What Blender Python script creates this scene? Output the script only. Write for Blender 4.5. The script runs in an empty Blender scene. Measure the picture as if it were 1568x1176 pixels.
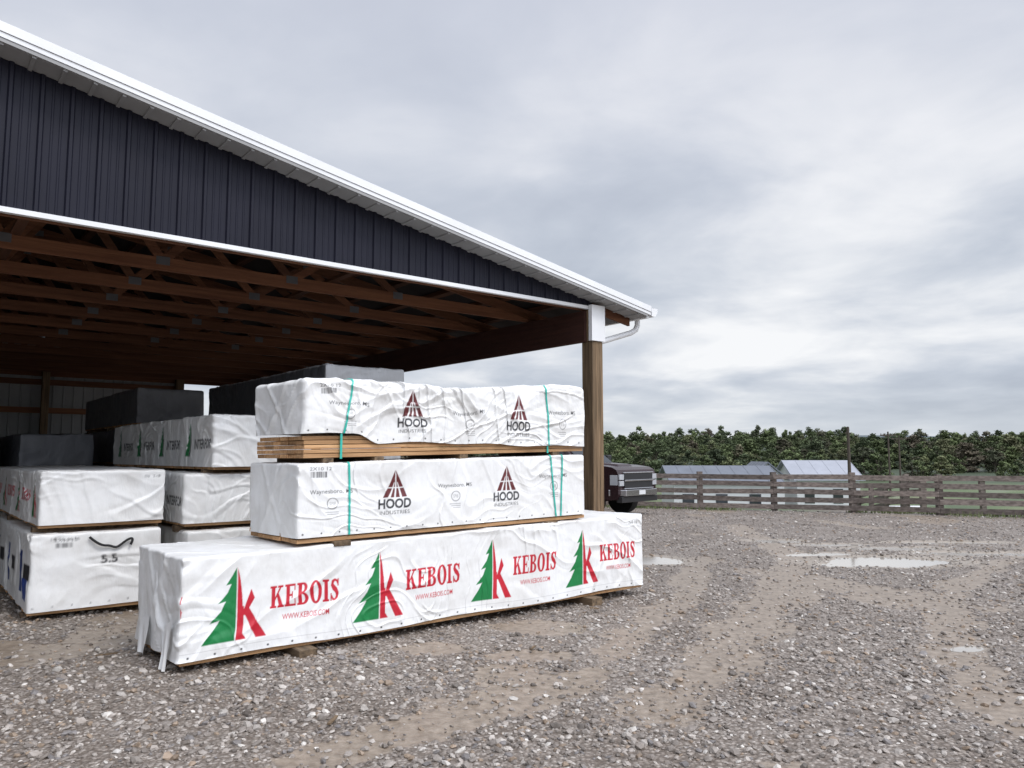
import bpy, math, random
import numpy as np
from mathutils import Vector, Matrix
random.seed(7); rng=np.random.default_rng(7)
S=bpy.context.scene
S.view_settings.view_transform='Standard'; S.view_settings.look='None'; S.view_settings.exposure=0
COL=S.collection
# ---------------------------------------------------------------- noise
def _h(ix,iy,iz,seed):
    n=(ix*73856093)^(iy*19349663)^(iz*83492791)^(seed*2654435)
    n=n&0xffffffff; n=((n^(n>>15))*2246822519)&0xffffffff; n=((n^(n>>13))*3266489917)&0xffffffff
    n=n^(n>>16)
    return (n&0xffffff)/float(0xffffff)*2-1
def vnoise(p,seed=0):
    i=np.floor(p).astype(np.int64); f=p-i; f=f*f*(3-2*f); r=0
    for dx in (0,1):
        wx=f[:,0] if dx else 1-f[:,0]
        for dy in (0,1):
            wy=f[:,1] if dy else 1-f[:,1]
            for dz in (0,1):
                wz=f[:,2] if dz else 1-f[:,2]
                r=r+wx*wy*wz*_h(i[:,0]+dx,i[:,1]+dy,i[:,2]+dz,seed)
    return r
def fbm(p,seed=0,o=3):
    a=1;r=0;t=0
    for k in range(o):
        r=r+a*vnoise(p*(2**k)+k*17.3,seed+k); t+=a; a*=.5
    return r/t
def sst(a,b,x):
    t=np.clip((x-a)/(b-a),0,1); return t*t*(3-2*t)
# ---------------------------------------------------------------- materials
def mat(name,col,rough=.7,metal=0,var=.15,scale=3,bump=0,bscale=40,stretch=(1,1,1),spec=.5,col2=None,wave=None):
    m=bpy.data.materials.new(name); m.use_nodes=True; N=m.node_tree.nodes; L=m.node_tree.links
    b=N['Principled BSDF']; b.inputs['Roughness'].default_value=rough; b.inputs['Metallic'].default_value=metal
    b.inputs['Specular IOR Level'].default_value=spec
    tc=N.new('ShaderNodeTexCoord'); mp=N.new('ShaderNodeMapping'); mp.inputs['Scale'].default_value=stretch
    L.new(tc.outputs['Object'],mp.inputs['Vector'])
    nz=N.new('ShaderNodeTexNoise'); nz.inputs['Scale'].default_value=scale; nz.inputs['Detail'].default_value=6
    L.new(mp.outputs[0],nz.inputs['Vector'])
    cr=N.new('ShaderNodeValToRGB'); cr.color_ramp.elements[0].position=.3; cr.color_ramp.elements[1].position=.7
    c2=col2 or tuple(c*(1+var) for c in col); c1=tuple(c*(1-var) for c in col) if col2 is None else col
    cr.color_ramp.elements[0].color=(*c1,1); cr.color_ramp.elements[1].color=(*c2,1)
    L.new(nz.outputs['Fac'],cr.inputs[0]); L.new(cr.outputs[0],b.inputs['Base Color'])
    if bump:
        n2=N.new('ShaderNodeTexNoise'); n2.inputs['Scale'].default_value=bscale; n2.inputs['Detail'].default_value=4
        L.new(mp.outputs[0],n2.inputs['Vector'])
        bp=N.new('ShaderNodeBump'); bp.inputs['Strength'].default_value=bump; bp.inputs['Distance'].default_value=.02
        L.new(n2.outputs['Fac'],bp.inputs['Height']); L.new(bp.outputs[0],b.inputs['Normal'])
    return m
def woodmat(name,c1,c2,stretch=(.6,12,12),rough=.75):
    m=mat(name,c1,rough,0,0,2.5,.35,9,stretch,.3,col2=c2)
    N=m.node_tree.nodes;L=m.node_tree.links;b=N['Principled BSDF']
    src=b.inputs['Base Color'].links[0].from_socket
    g=N.new('ShaderNodeNewGeometry'); hs=N.new('ShaderNodeHueSaturation')
    mr=N.new('ShaderNodeMapRange'); mr.inputs['To Min'].default_value=.65; mr.inputs['To Max'].default_value=1.3
    L.new(g.outputs['Random Per Island'],mr.inputs['Value']); L.new(mr.outputs[0],hs.inputs['Value'])
    L.new(src,hs.inputs['Color']); L.new(hs.outputs[0],b.inputs['Base Color'])
    return m
def attrmat(name,attr,rough=.42,dirt=.14,bump=.28,spec=.5,bs=8,dscale=2.2):
    m=bpy.data.materials.new(name); m.use_nodes=True; N=m.node_tree.nodes; L=m.node_tree.links
    b=N['Principled BSDF']; b.inputs['Roughness'].default_value=rough; b.inputs['Specular IOR Level'].default_value=spec
    a=N.new('ShaderNodeAttribute'); a.attribute_name=attr
    tc=N.new('ShaderNodeTexCoord'); nz=N.new('ShaderNodeTexNoise'); nz.inputs['Scale'].default_value=dscale; nz.inputs['Detail'].default_value=9; nz.inputs['Roughness'].default_value=.65
    L.new(tc.outputs['Object'],nz.inputs['Vector'])
    cr=N.new('ShaderNodeValToRGB'); cr.color_ramp.elements[0].position=.33; cr.color_ramp.elements[1].position=.6
    cr.color_ramp.elements[0].color=(1-dirt,1-dirt*1.1,1-dirt*1.25,1); cr.color_ramp.elements[1].color=(1,1,1,1)
    L.new(nz.outputs['Fac'],cr.inputs[0])
    mx=N.new('ShaderNodeMix'); mx.data_type='RGBA'; mx.blend_type='MULTIPLY'; mx.inputs['Factor'].default_value=1
    L.new(a.outputs['Color'],mx.inputs['A']); L.new(cr.outputs[0],mx.inputs['B']); L.new(mx.outputs['Result'],b.inputs['Base Color'])
    mpp=N.new('ShaderNodeMapping'); mpp.inputs['Scale'].default_value=(1,1,.4); mpp.inputs['Rotation'].default_value=(0,.6,0); L.new(tc.outputs['Object'],mpp.inputs['Vector'])
    n2=N.new('ShaderNodeTexNoise'); n2.inputs['Scale'].default_value=bs; n2.inputs['Detail'].default_value=5; n2.inputs['Distortion'].default_value=.2
    L.new(mpp.outputs[0],n2.inputs['Vector'])
    bp=N.new('ShaderNodeBump'); bp.inputs['Strength'].default_value=bump; bp.inputs['Distance'].default_value=.05
    L.new(n2.outputs['Fac'],bp.inputs['Height']); L.new(bp.outputs[0],b.inputs['Normal'])
    return m
M={}
M['wrap']=attrmat('wrap_white','print')
M['navy']=mat('navy_metal',(.012,.0125,.022),.5,0,.12,1.5,spec=.18)
M['white']=mat('white_trim',(.74,.75,.76),.4,0,.05,2)
M['soffit']=mat('soffit_grey',(.30,.30,.30),.6,0,.1,2)
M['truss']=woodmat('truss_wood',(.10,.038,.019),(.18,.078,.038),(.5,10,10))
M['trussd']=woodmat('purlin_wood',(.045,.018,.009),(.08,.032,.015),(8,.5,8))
M['under']=mat('roof_underside_shade',(.02,.017,.017),.8,spec=.2)  # shade under the roof put into the colour; the roof metal itself is white
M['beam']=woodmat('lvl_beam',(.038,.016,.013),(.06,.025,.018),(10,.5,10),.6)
M['post']=woodmat('post_wood',(.085,.058,.034),(.23,.155,.09),(14,14,.7))
M['lumber']=woodmat('pine_lumber',(.38,.20,.09),(.60,.37,.19),(.7,14,14))
M['dun']=woodmat('dunnage_wood',(.06,.042,.028),(.20,.14,.085),(12,.8,12))
M['fence']=woodmat('fence_wood',(.10,.08,.07),(.25,.21,.185),(.8,8,8))
M['iwall']=mat('interior_metal',(.24,.245,.25),.5,0,.15,1)
M['girt']=woodmat('girt_wood',(.12,.05,.025),(.2,.09,.045),(.6,8,8))
M['teal']=mat('strap_teal',(.03,.42,.34),.35,0,.1,5)
M['steel']=mat('galv_plate',(.12,.12,.125),.55,.4,.1,8)
M['rim']=mat('wheel_rim',(.35,.35,.36),.35,.8,.1,8)
M['black']=mat('black_rubber',(.012,.012,.013),.7,0,.2,8)
M['red']=mat('dark_maroon_paint',(.022,.009,.011),.25,0,.08,2)
M['chrome']=mat('chrome',(.6,.6,.62),.18,.95,.05,3)
M['grille']=mat('grille_black',(.02,.02,.022),.4,0,.1,5)
M['glass']=mat('window_glass',(.02,.025,.03),.06,0,.1,2,spec=.8)
M['lamp']=mat('headlamp_lens',(.55,.57,.6),.12,.3,.1,6)
M['barnroof']=mat('barn_roof_grey',(.15,.165,.195),.6,.1,.1,1)
M['barnwhite']=mat('barn_white',(.60,.61,.62),.6,0,.06,1)
M['barnroofw']=mat('barn_roof_white',(.33,.345,.385),.7,0,.06,1,spec=.25)
M['pole']=mat('pole_wood',(.07,.055,.045),.9,0,.2,3)
M['bark']=mat('bark',(.07,.055,.045),.9,0,.2,3)
# ---------------------------------------------------------------- mesh helpers
def empty(name,loc=(0,0,0),rz=0,parent=None):
    e=bpy.data.objects.new(name,None); e.location=loc; e.rotation_euler=(0,0,rz); COL.objects.link(e)
    if parent: e.parent=parent
    return e
class MB:
    def __init__(s): s.v=[];s.f=[];s.m=[]
    def hexa(s,p,mi=0):
        n=len(s.v); s.v+=[tuple(q) for q in p]
        for f in ((0,3,2,1),(4,5,6,7),(0,1,5,4),(1,2,6,5),(2,3,7,6),(3,0,4,7)):
            s.f.append(tuple(n+i for i in f)); s.m.append(mi)
    def box(s,x0,x1,y0,y1,z0,z1,mi=0):
        s.hexa([(x0,y0,z0),(x1,y0,z0),(x1,y1,z0),(x0,y1,z0),(x0,y0,z1),(x1,y0,z1),(x1,y1,z1),(x0,y1,z1)],mi)
    def sbox(s,x0,x1,y0,y1,a,b,mi=0):
        s.hexa([(x0,y0,a(x0)),(x1,y0,a(x1)),(x1,y1,a(x1)),(x0,y1,a(x0)),(x0,y0,b(x0)),(x1,y0,b(x1)),(x1,y1,b(x1)),(x0,y1,b(x0))],mi)
    def beam(s,p,q,w,h,mi=0,up=(0,0,1)):
        p=Vector(p);q=Vector(q);d=(q-p).normalized();u=Vector(up)
        if abs(d.dot(u))>.98:u=Vector((0,1,0))
        sd=d.cross(u).normalized();u2=sd.cross(d).normalized(); a=sd*w/2;b=u2*h/2
        s.hexa([p-a-b,p+a-b,q+a-b,q-a-b,p-a+b,p+a+b,q+a+b,q-a+b],mi)
    def cyl(s,p,q,r0,r1=None,n=12,mi=0):
        r1=r0 if r1 is None else r1
        p=Vector(p);q=Vector(q);d=(q-p).normalized(); u=Vector((0,0,1)) if abs(d.z)<.9 else Vector((1,0,0))
        a=d.cross(u).normalized();b=d.cross(a).normalized(); k=len(s.v)
        for c,r in ((p,r0),(q,r1)):
            for i in range(n):
                t=2*math.pi*i/n; s.v.append(tuple(c+a*math.cos(t)*r+b*math.sin(t)*r))
        for i in range(n):
            j=(i+1)%n; s.f.append((k+i,k+j,k+n+j,k+n+i)); s.m.append(mi)
        s.f.append(tuple(k+i for i in range(n))[::-1]); s.m.append(mi)
        s.f.append(tuple(k+n+i for i in range(n))); s.m.append(mi)
    def prism(s,poly,y0,y1,mi=0):
        k=len(s.v);n=len(poly)
        s.v+=[(x,y0,z) for x,z in poly]+[(x,y1,z) for x,z in poly]
        s.f.append(tuple(range(k,k+n)));s.m.append(mi)
        s.f.append(tuple(range(k+n,k+2*n))[::-1]);s.m.append(mi)
        for i in range(n):
            j=(i+1)%n; s.f.append((k+i,k+n+i,k+n+j,k+j)); s.m.append(mi)
    def obj(s,name,mats,parent=None,bevel=0,smooth=False,loc=(0,0,0),rz=0):
        me=bpy.data.meshes.new(name); me.from_pydata(s.v,[],s.f)
        for mm in mats: me.materials.append(mm)
        me.polygons.foreach_set('material_index',s.m)
        if smooth: me.polygons.foreach_set('use_smooth',[True]*len(s.f))
        me.update(); o=bpy.data.objects.new(name,me); COL.objects.link(o)
        o.location=loc;o.rotation_euler=(0,0,rz)
        if parent:o.parent=parent
        if bevel:
            b=o.modifiers.new('b','BEVEL');b.width=bevel;b.segments=2;b.limit_method='ANGLE'
        return o
def mesh_np(name,V,F,mats,parent=None,smooth=True,cols=None,attr='print'):
    me=bpy.data.meshes.new(name); n=len(V);k=F.shape[1]
    me.vertices.add(n); me.vertices.foreach_set('co',V.astype(np.float32).ravel())
    me.loops.add(F.size); me.loops.foreach_set('vertex_index',F.astype(np.int32).ravel())
    me.polygons.add(len(F)); me.polygons.foreach_set('loop_start',np.arange(0,F.size,k,dtype=np.int32))
    try: me.polygons.foreach_set('loop_total',np.full(len(F),k,dtype=np.int32))
    except Exception: pass
    me.update(calc_edges=True)
    me.polygons.foreach_set('use_smooth',np.full(len(F),smooth))
    if cols is not None:
        a=me.color_attributes.new(attr,'FLOAT_COLOR','POINT')
        a.data.foreach_set('color',np.c_[cols,np.ones(n)].astype(np.float32).ravel())
    for m in mats: me.materials.append(m)
    o=bpy.data.objects.new(name,me);COL.objects.link(o)
    if parent:o.parent=parent
    return o
def gridf(ny,nx,off=0):
    i=np.arange((ny-1)*(nx-1)); r=i//(nx-1);c=i%(nx-1);a=r*nx+c+off
    return np.stack([a,a+1,a+nx+1,a+nx],1)
# ---------------------------------------------------------------- print canvas
WB=(.80,.805,.80)
class Canvas:
    SS=3
    def __init__(s,L,H,nx,ny,base=WB):
        s.L=L;s.H=H;s.nx=nx;s.ny=ny;s.a=np.ones((ny,nx,3))*np.array(base);s.dx=L/(nx-1);s.dy=H/(ny-1)
    def region(s,pts):
        pts=np.array(pts);x0,y0=pts.min(0);x1,y1=pts.max(0)
        i0=max(0,int(x0/s.dx)-1);i1=min(s.nx-1,int(x1/s.dx)+2);j0=max(0,int(y0/s.dy)-1);j1=min(s.ny-1,int(y1/s.dy)+2)
        return i0,i1,j0,j1
    def shapes(s,plus,minus,col):
        allp=[p for q in plus for p in q]
        i0,i1,j0,j1=s.region(allp)
        if i1<=i0 or j1<=j0: return
        k=s.SS;xs=(np.arange(i0*k,(i1+1)*k)-(k-1)/2)/k*s.dx;ys=(np.arange(j0*k,(j1+1)*k)-(k-1)/2)/k*s.dy
        X,Y=np.meshgrid(xs,ys);m=np.zeros(X.shape,bool)
        for q in plus: m|=s.inside(q,X,Y)
        for q in minus: m&=~s.inside(q,X,Y)
        c=m.reshape(j1-j0+1,k,i1-i0+1,k).mean((1,3))[...,None]
        s.a[j0:j1+1,i0:i1+1]=s.a[j0:j1+1,i0:i1+1]*(1-c)+np.array(col)*c
    @staticmethod
    def inside(q,X,Y):
        r=np.zeros(X.shape,bool);n=len(q)
        for i in range(n):
            x1,y1=q[i];x2,y2=q[(i+1)%n]
            if y1==y2: continue
            r^=((y1>Y)!=(y2>Y))&(X<(x2-x1)*(Y-y1)/(y2-y1)+x1)
        return r
    def rect(s,x0,x1,y0,y1,col): s.shapes([[(x0,y0),(x1,y0),(x1,y1),(x0,y1)]],[],col)
_tc={}
def text_tris(body,bold=0.0):
    key=(body,bold)
    if key in _tc:return _tc[key]
    cu=bpy.data.curves.new('t','FONT');cu.body=body;cu.offset=bold;cu.resolution_u=3
    ob=bpy.data.objects.new('t',cu);COL.objects.link(ob)
    dg=bpy.context.evaluated_depsgraph_get();ev=ob.evaluated_get(dg);me=ev.to_mesh();me.calc_loop_triangles()
    v=np.array([p.co[:2] for p in me.vertices]);t=[tuple(x.vertices) for x in me.loop_triangles]
    ev.to_mesh_clear();bpy.data.objects.remove(ob);bpy.data.curves.remove(cu)
    v=(v-v.min(0))/(v.max(0)-v.min(0)); _tc[key]=(v,t);return _tc[key]
def put_text(cv,body,x0,x1,y0,y1,col,bold=.0):
    v,t=text_tris(body,bold);w=v*np.array([x1-x0,y1-y0])+np.array([x0,y0])
    i0,i1,j0,j1=cv.region(w);k=cv.SS
    if i1<=i0 or j1<=j0:return
    xs=(np.arange(i0*k,(i1+1)*k)-(k-1)/2)/k*cv.dx;ys=(np.arange(j0*k,(j1+1)*k)-(k-1)/2)/k*cv.dy
    m=np.zeros((len(ys),len(xs)),bool)
    for a,b,c in t:
        p=w[[a,b,c]];xa,ya=p.min(0);xb,yb=p.max(0)
        u0,u1=np.searchsorted(xs,[xa,xb]);r0,r1=np.searchsorted(ys,[ya,yb])
        if u1<=u0 or r1<=r0:continue
        X,Y=np.meshgrid(xs[u0:u1],ys[r0:r1]);m[r0:r1,u0:u1]|=Canvas.inside([tuple(z) for z in p],X,Y)
    c=m.reshape(j1-j0+1,k,i1-i0+1,k).mean((1,3))[...,None]
    cv.a[j0:j1+1,i0:i1+1]=cv.a[j0:j1+1,i0:i1+1]*(1-c)+np.array(col)*c
def ell(cx,cy,rx,ry,n=28,a0=0,a1=360):
    return [(cx+rx*math.cos(math.radians(a0+(a1-a0)*i/n)),cy+ry*math.sin(math.radians(a0+(a1-a0)*i/n))) for i in range(n+(0 if a1-a0==360 else 1))]
def R(x0,x1,y0,y1): return [(x0,y0),(x1,y0),(x1,y1),(x0,y1)]
def stroke(pts,ws):
    L_=[];R_=[]
    for i,(x,y) in enumerate(pts):
        a=pts[max(0,i-1)];b=pts[min(len(pts)-1,i+1)];dx,dy=b[0]-a[0],b[1]-a[1];l=math.hypot(dx,dy);w=ws[i]/2
        L_.append((x-dy/l*w,y+dx/l*w));R_.append((x+dy/l*w,y-dx/l*w))
    return L_+R_[::-1]
GL={
'K':(.98,[R(.09,.36,0,1),R(0,.46,0,.1),R(0,.46,.9,1),[(.36,.34),(.36,.5),(.66,.93),(.8,.93)],[(.44,.6),(.6,.66),(.95,.05),(.64,.05)],R(.54,.92,.9,1),R(.54,1.0,0,.1)],[]),
'E':(.80,[R(.09,.36,0,1),R(0,.74,.9,1),R(0,.78,0,.1),R(.3,.55,.45,.55),R(.5,.58,.34,.66),R(.66,.74,.7,1),R(.7,.78,0,.32)],[]),
'B':(.86,[R(.09,.36,0,1),R(0,.4,0,.1),R(0,.4,.9,1),[(.3,1)]+ell(.45,.76,.33,.24,14,90,-90)[0:]+[(.3,.5)],[(.3,.54)]+ell(.45,.27,.38,.27,14,90,-90)+[(.3,0)]],
   [[(.36,.9)]+ell(.42,.745,.12,.155,10,90,-90)+[(.36,.59)],[(.36,.46)]+ell(.42,.28,.15,.18,10,90,-90)+[(.36,.1)]]),
'O':(.92,[ell(.46,.5,.45,.53)],[ell(.46,.5,.17,.42)]),
'I':(.48,[R(.1,.37,0,1),R(0,.47,0,.1),R(0,.47,.9,1)],[]),
'S':(.74,[stroke([(.62,.76),(.52,.91),(.36,.96),(.2,.88),(.16,.74),(.28,.6),(.46,.48),(.56,.34),(.53,.16),(.38,.05),(.22,.07),(.1,.24)],[.1,.12,.12,.2,.24,.27,.27,.26,.2,.12,.12,.1]),R(.58,.68,.66,1),R(.03,.12,0,.36)],[])}
def kebois_word(cv,x0,x1,y0,y1,col):
    word='KEBOIS';gap=.07;tot=sum(GL[c][0] for c in word)+gap*5;sx=(x1-x0)/tot;sy=y1-y0;x=0
    for c in word:
        w,pl,mi=GL[c];tr=lambda q:[(x0+(x+a)*sx,y0+b*sy) for a,b in q]
        cv.shapes([tr(q) for q in pl],[tr(q) for q in mi],col);x+=w+gap
GREEN=(.005,.19,.05);RED=(.52,.012,.03);BLK=(.03,.03,.035);MAR=(.12,.02,.022)
def kebois_logo(cv,x,y0,h,red=True):
    sc=h*1.02;t=lambda q:[(x+a*sc,y0+b*h) for a,b in q]
    g=[(0,1),(-.05,.9),(-.14,.76),(-.07,.775),(-.12,.66),(-.24,.52),(-.14,.545),(-.2,.42),(-.34,.27),(-.21,.3),(-.29,.17),(-.43,0),(0,0)]
    cv.shapes([t(g)],[],GREEN)
    r1=[(.012,1),(.05,.82),(.075,.6),(.085,.45),(.10,.45),(.10,.08),(.15,0),(.015,0)]
    r2=[(.08,.34),(.13,.5),(.19,.68),(.24,.55),(.17,.42),(.22,.33),(.41,.0),(.27,.0),(.12,.32)]
    cv.shapes([t(r1),t(r2)] if red else [t(r1)],[],RED if red else BLK)
# ---------------------------------------------------------------- wrapped pack
def make_wrap(name,parent,L,D,zb,zt,H,front=None,left=None,res=.03,resd=.04,amp=.012,r=.035,seed=0,straps=(),m='wrap',base=WB,crease=1.0,tension=(),endfold=.02):
    zbf=zb if callable(zb) else (lambda s:zb[0]+(zb[1]-zb[0])*s/L)
    ztf=zt if callable(zt) else (lambda s:zt[0]+(zt[1]-zt[0])*s/L)
    nx=int(L/res)+2;nh=int(H/res)+2;nd=int(D/resd)+2
    xs=np.linspace(0,L,nx);hs=np.linspace(0,H,nh);ds=np.linspace(0,D,nd)
    def ridge(n,k=3.2): return np.clip(1-np.abs(n)*k,0,1)**1.6
    def xf(p):
        p=p.copy();q=p.copy()
        q[:,0]=np.clip(p[:,0],r,L-r);q[:,1]=np.clip(p[:,1],r,D-r);q[:,2]=np.minimum(p[:,2],H-r)
        d=p-q;n=np.linalg.norm(d,axis=1);n[n==0]=1;k=(r/n)[:,None];p2=q+d*np.minimum(1,k)
        x=p2[:,0];h=p2[:,2]/H;z0=zbf(x);z1=ztf(x);p2[:,2]=z0+(z1-z0)*h
        b=p2
        V=np.stack([fbm(b*2.1+seed*3.1,seed,2),fbm(b*2.6+9,seed+5,3)*1.2,fbm(b*1.7+21,seed+9,2)],1)*amp*np.array([1.0,1.0,.8])
        w=fbm(b*1.3+4,seed+30,3)*.22
        ux=b[:,0]+b[:,1]*.9
        rd=0
        for i,(ca,sa,fr,ln,am) in enumerate(((.94,.34,5.0,.55,1.),(.90,-.44,5.5,.6,1.),(.25,.97,7.5,.45,.8),(.75,.66,4.0,.5,.9),(.98,-.15,9.,.8,.7),(.6,-.8,8.,.7,.7),(.45,.9,11.,.9,.5))):
            al=ux*ca+b[:,2]*sa;ac=-ux*sa+b[:,2]*ca+w*(1+.3*i)
            if i==2: al,ac=b[:,2],ux+w
            nn_=vnoise(np.stack([ac*fr,al*ln,0*al+i*7.7+seed],1),seed+12+i)
            mk=sst(-.1,.36,fbm(b*np.array([1.1,1.1,1.9])+i*13+seed,seed+40+i,2))
            rd=rd+(ridge(nn_)-.3*ridge(nn_+.22))*mk*am
        rd=rd*amp*.9*crease
        te=np.exp(-((1-h)/.22)**2)*np.abs(vnoise(np.stack([ux*9+w*3,h*1.2,0*h+seed],1),seed+90))
        rd=rd+te*amp*1.0
        for tx in tension:
            dxs=(b[:,0]-tx);rd=rd-amp*.9*np.exp(-(dxs/.05)**2)
            rd=rd+amp*.8*np.exp(-np.abs(dxs)/.16)*np.abs(vnoise(np.stack([b[:,2]*18+dxs*4,0*dxs+tx,0*dxs],1),seed+70))
        fine=fbm(b*14,seed+60,3)*amp*.2
        V[:,1]-=rd+fine;V[:,0]-=(rd+fine)*.9;V[:,2]+=rd*.5
        V[:,2]*=np.clip(.25+h,0,1)
        e=np.clip(1-b[:,0]/.04,0,1)
        fo=np.abs(np.sin(b[:,1]*5.5+2.3*b[:,2]+seed+fbm(b*np.array([1,2.2,1.6]),seed+80,3)*3.0))**1.6
        tri=np.exp(-((b[:,1]/D-.5-(.5-h)*.45)/.035)**2)+np.exp(-((b[:,1]/D-.5+(.5-h)*.45)/.035)**2)
        V[:,0]-=e*(fo*np.clip(1.15-h*.8,0,1)*endfold+tri*endfold*.5)
        return p2+V
    Vs=[];Fs=[];Cs=[];off=0
    def add(P,ny,nxx,C=None):
        nonlocal off
        Vs.append(xf(P));Fs.append(gridf(ny,nxx,off));off+=len(P)
        Cs.append(np.ones((len(P),3))*np.array(base) if C is None else C)
    A,B=np.meshgrid(xs,hs)
    cvf=Canvas(L,H,nx,nh,base)
    if front:front(cvf)
    add(np.stack([A.ravel(),0*A.ravel(),B.ravel()],1),nh,nx,cvf.a.reshape(-1,3))
    add(np.stack([A.ravel(),0*A.ravel()+D,B.ravel()],1),nh,nx)
    nxl=int(D/ (res if left else min(resd,.02 if res<.01 else resd)))+2
    A,B=np.meshgrid(np.linspace(0,D,nxl),hs)
    cl=None
    if left:
        cv=Canvas(D,H,nxl,nh,base);left(cv);cl=cv.a[:,::-1].reshape(-1,3)
    add(np.stack([0*A.ravel(),A.ravel(),B.ravel()],1),nh,nxl,cl)
    A,B=np.meshgrid(ds,hs)
    add(np.stack([0*A.ravel()+L,A.ravel(),B.ravel()],1),nh,nd)
    A,B=np.meshgrid(xs,ds)
    add(np.stack([A.ravel(),B.ravel(),0*A.ravel()+H],1),nd,nx)
    o=mesh_np(name,np.concatenate(Vs),np.concatenate(Fs),[M[m]],parent,True,np.concatenate(Cs))
    for k,(sb,st) in enumerate(straps):
        nn=60;hh=np.linspace(0,H,nn);sc=sb+(st-sb)*hh/H
        P=[];
        for dx in (-.010,.010): P.append(xf(np.stack([sc+dx,0*hh,hh],1))+np.array([0,-.008,0]))
        dd=np.linspace(0,D,nn);Q=[]
        for dx in (-.010,.010): Q.append(xf(np.stack([0*dd+st+dx,dd,0*dd+H],1))+np.array([0,0,.008]))
        rows=[np.concatenate([P[0],Q[0]]),np.concatenate([P[1],Q[1]])]
        mesh_np('strap',np.concatenate(rows),gridf(2,2*nn),[M['teal']],parent,True)
    return o
def lumber_stack(parent,L,D,z0f,layers,bw=.14,bt=.038,out=0.0,seed=1,name='lumber'):
    rr=random.Random(seed);mb=MB();nb=max(1,int(D/bw));w=D/nb
    for k in range(layers):
        for j in range(nb):
            e0=rr.uniform(-.014,.014)-out;e1=rr.uniform(-.015,.015);dz=k*bt;f=rr.uniform(0,.009) if j==0 else .002
            mb.sbox(e0,L+e1,j*w+.001+f,(j+1)*w-.002,lambda x:z0f(x)+dz+.0015,lambda x:z0f(x)+dz+bt-.003)
    return mb.obj(name,[M['lumber']],parent,bevel=.004)
def dunnage(parent,xs,D,z0,z1,front=.06,w=.09,name='dunnage',skew=0):
    mb=MB()
    for x in xs:
        a=z0(x) if callable(z0) else z0;b=z1(x) if callable(z1) else z1
        mb.hexa([(x-w/2,-front,a),(x+w/2,-front,a),(x+w/2+skew,D,a),(x-w/2+skew,D,a),(x-w/2,-front,b),(x+w/2,-front,b),(x+w/2+skew,D,b),(x-w/2+skew,D,b)])
    return mb.obj(name,[M['dun']],parent,bevel=.006)
def flap(parent,pts,name='loose_flap',seed=0):
    a,b_,c_,d_=[np.array(p,float) for p in pts];n=14;V=[]
    for j in range(n):
        for i in range(n):
            u,v=i/(n-1),j/(n-1);p=(a*(1-u)+b_*u)*(1-v)+(d_*(1-u)+c_*u)*v
            p=p+np.array([-.010,-.006,0])*math.sin(u*9+v*4+seed)*v;V.append(p)
    V=np.array(V);return mesh_np(name,V,gridf(n,n),[M['wrap']],parent,True,np.ones((len(V),3))*np.array(WB))
# ---- long front pack
KA=math.radians(40.4)
k=empty('lumber_bundle',(-2.42,5.80,0),KA)
LK=5.19
def kf(cv):
    H=cv.H
    for i in range(-1,4):
        x=.406+1.258*i
        if i>=0:kebois_logo(cv,x,H*.13,H*.74)
        kebois_word(cv,x+.27,x+.87,H*.40,H*.63,RED)
        if i>=0:put_text(cv,'WWW.KEBOIS.COM',x+.37,x+.78,H*.265,H*.325,RED,.01)
    x=.05
    while x<cv.L: cv.shapes([ell(x,H*.035,.009,.009,10)],[],BLK);x+=.205
    cv.rect(0,cv.L,H*.075,H*.08,(.5,.5,.5))
    put_text(cv,'2x6 16',4.94,5.09,H*.87,H*.92,BLK)
kzb=lambda x:.10+.03*x/LK+.012*np.sin(x*3.1)*np.clip(x,0,1); kzt=lambda x:.85+.085*x/LK
kz0=lambda x:.10+.03*x/LK
make_wrap('wrap',k,LK,1.12,kzb,kzt,.79,front=kf,res=.0055,resd=.02,amp=.010,r=.022,seed=3,crease=1.5,endfold=.026)
lumber_stack(k,LK-.02,1.1,lambda x:kz0(x)-.03,2,seed=4).location=(0.01,.015,0)
dunnage(k,[.95,4.28],1.15,-.02,lambda x:kz0(x)-.03,front=.12,w=.16)
flap(k,[(-.045,.05,.42),(-.055,.20,.34),(-.085,.19,.04),(-.075,.12,.03)],seed=1)
flap(k,[(-.045,.62,.36),(-.045,.86,.30),(-.075,.84,.06),(-.07,.66,.05)],seed=4)
# ---- middle and upper packs
HA=math.radians(41)
def hood_logo(cv,x,yt,sc=1):
    w=.125*sc;h=.245*sc;y0=yt-h
    tri=[(x-w,y0),(x+w,y0),(x,yt)]
    gaps=[[(x-.012,y0),(x+.006,y0),(x+.004,yt),(x-.002,yt)],[(x-.075*sc,y0-.01),(x-.05*sc,y0-.01),(x-.012,y0+h*.55),(x-.018,y0+h*.55)],[(x+.05*sc,y0-.01),(x+.075*sc,y0-.01),(x+.018,y0+h*.55),(x+.012,y0+h*.55)],
          R(x-.1*sc,x+.1*sc,y0+h*.34,y0+h*.38)]
    cv.shapes([tri],gaps,MAR)
    put_text(cv,'HOOD',x-.17*sc,x+.17*sc,y0-.1*sc,y0-.012,BLK,.035)
    put_text(cv,'INDUSTRIES',x-.155*sc,x+.155*sc,y0-.15*sc,y0-.118*sc,BLK)
def hood_way(cv,x,y,sc=1):
    put_text(cv,'Waynesboro, MS',x-.2,x+.2,y,y+.048,BLK,.004)
    cv.shapes([ell(x+.01,y-.075,.055,.05)],[ell(x+.01,y-.075,.046,.041)],(.3,.3,.3))
    put_text(cv,'SPIB',x-.02,x+.04,y-.09,y-.06,(.3,.3,.3))
    for q in range(3): cv.rect(x-.06+.02*q,x+.07,y-.15-.018*q,y-.143-.018*q,(.35,.35,.35))
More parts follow.
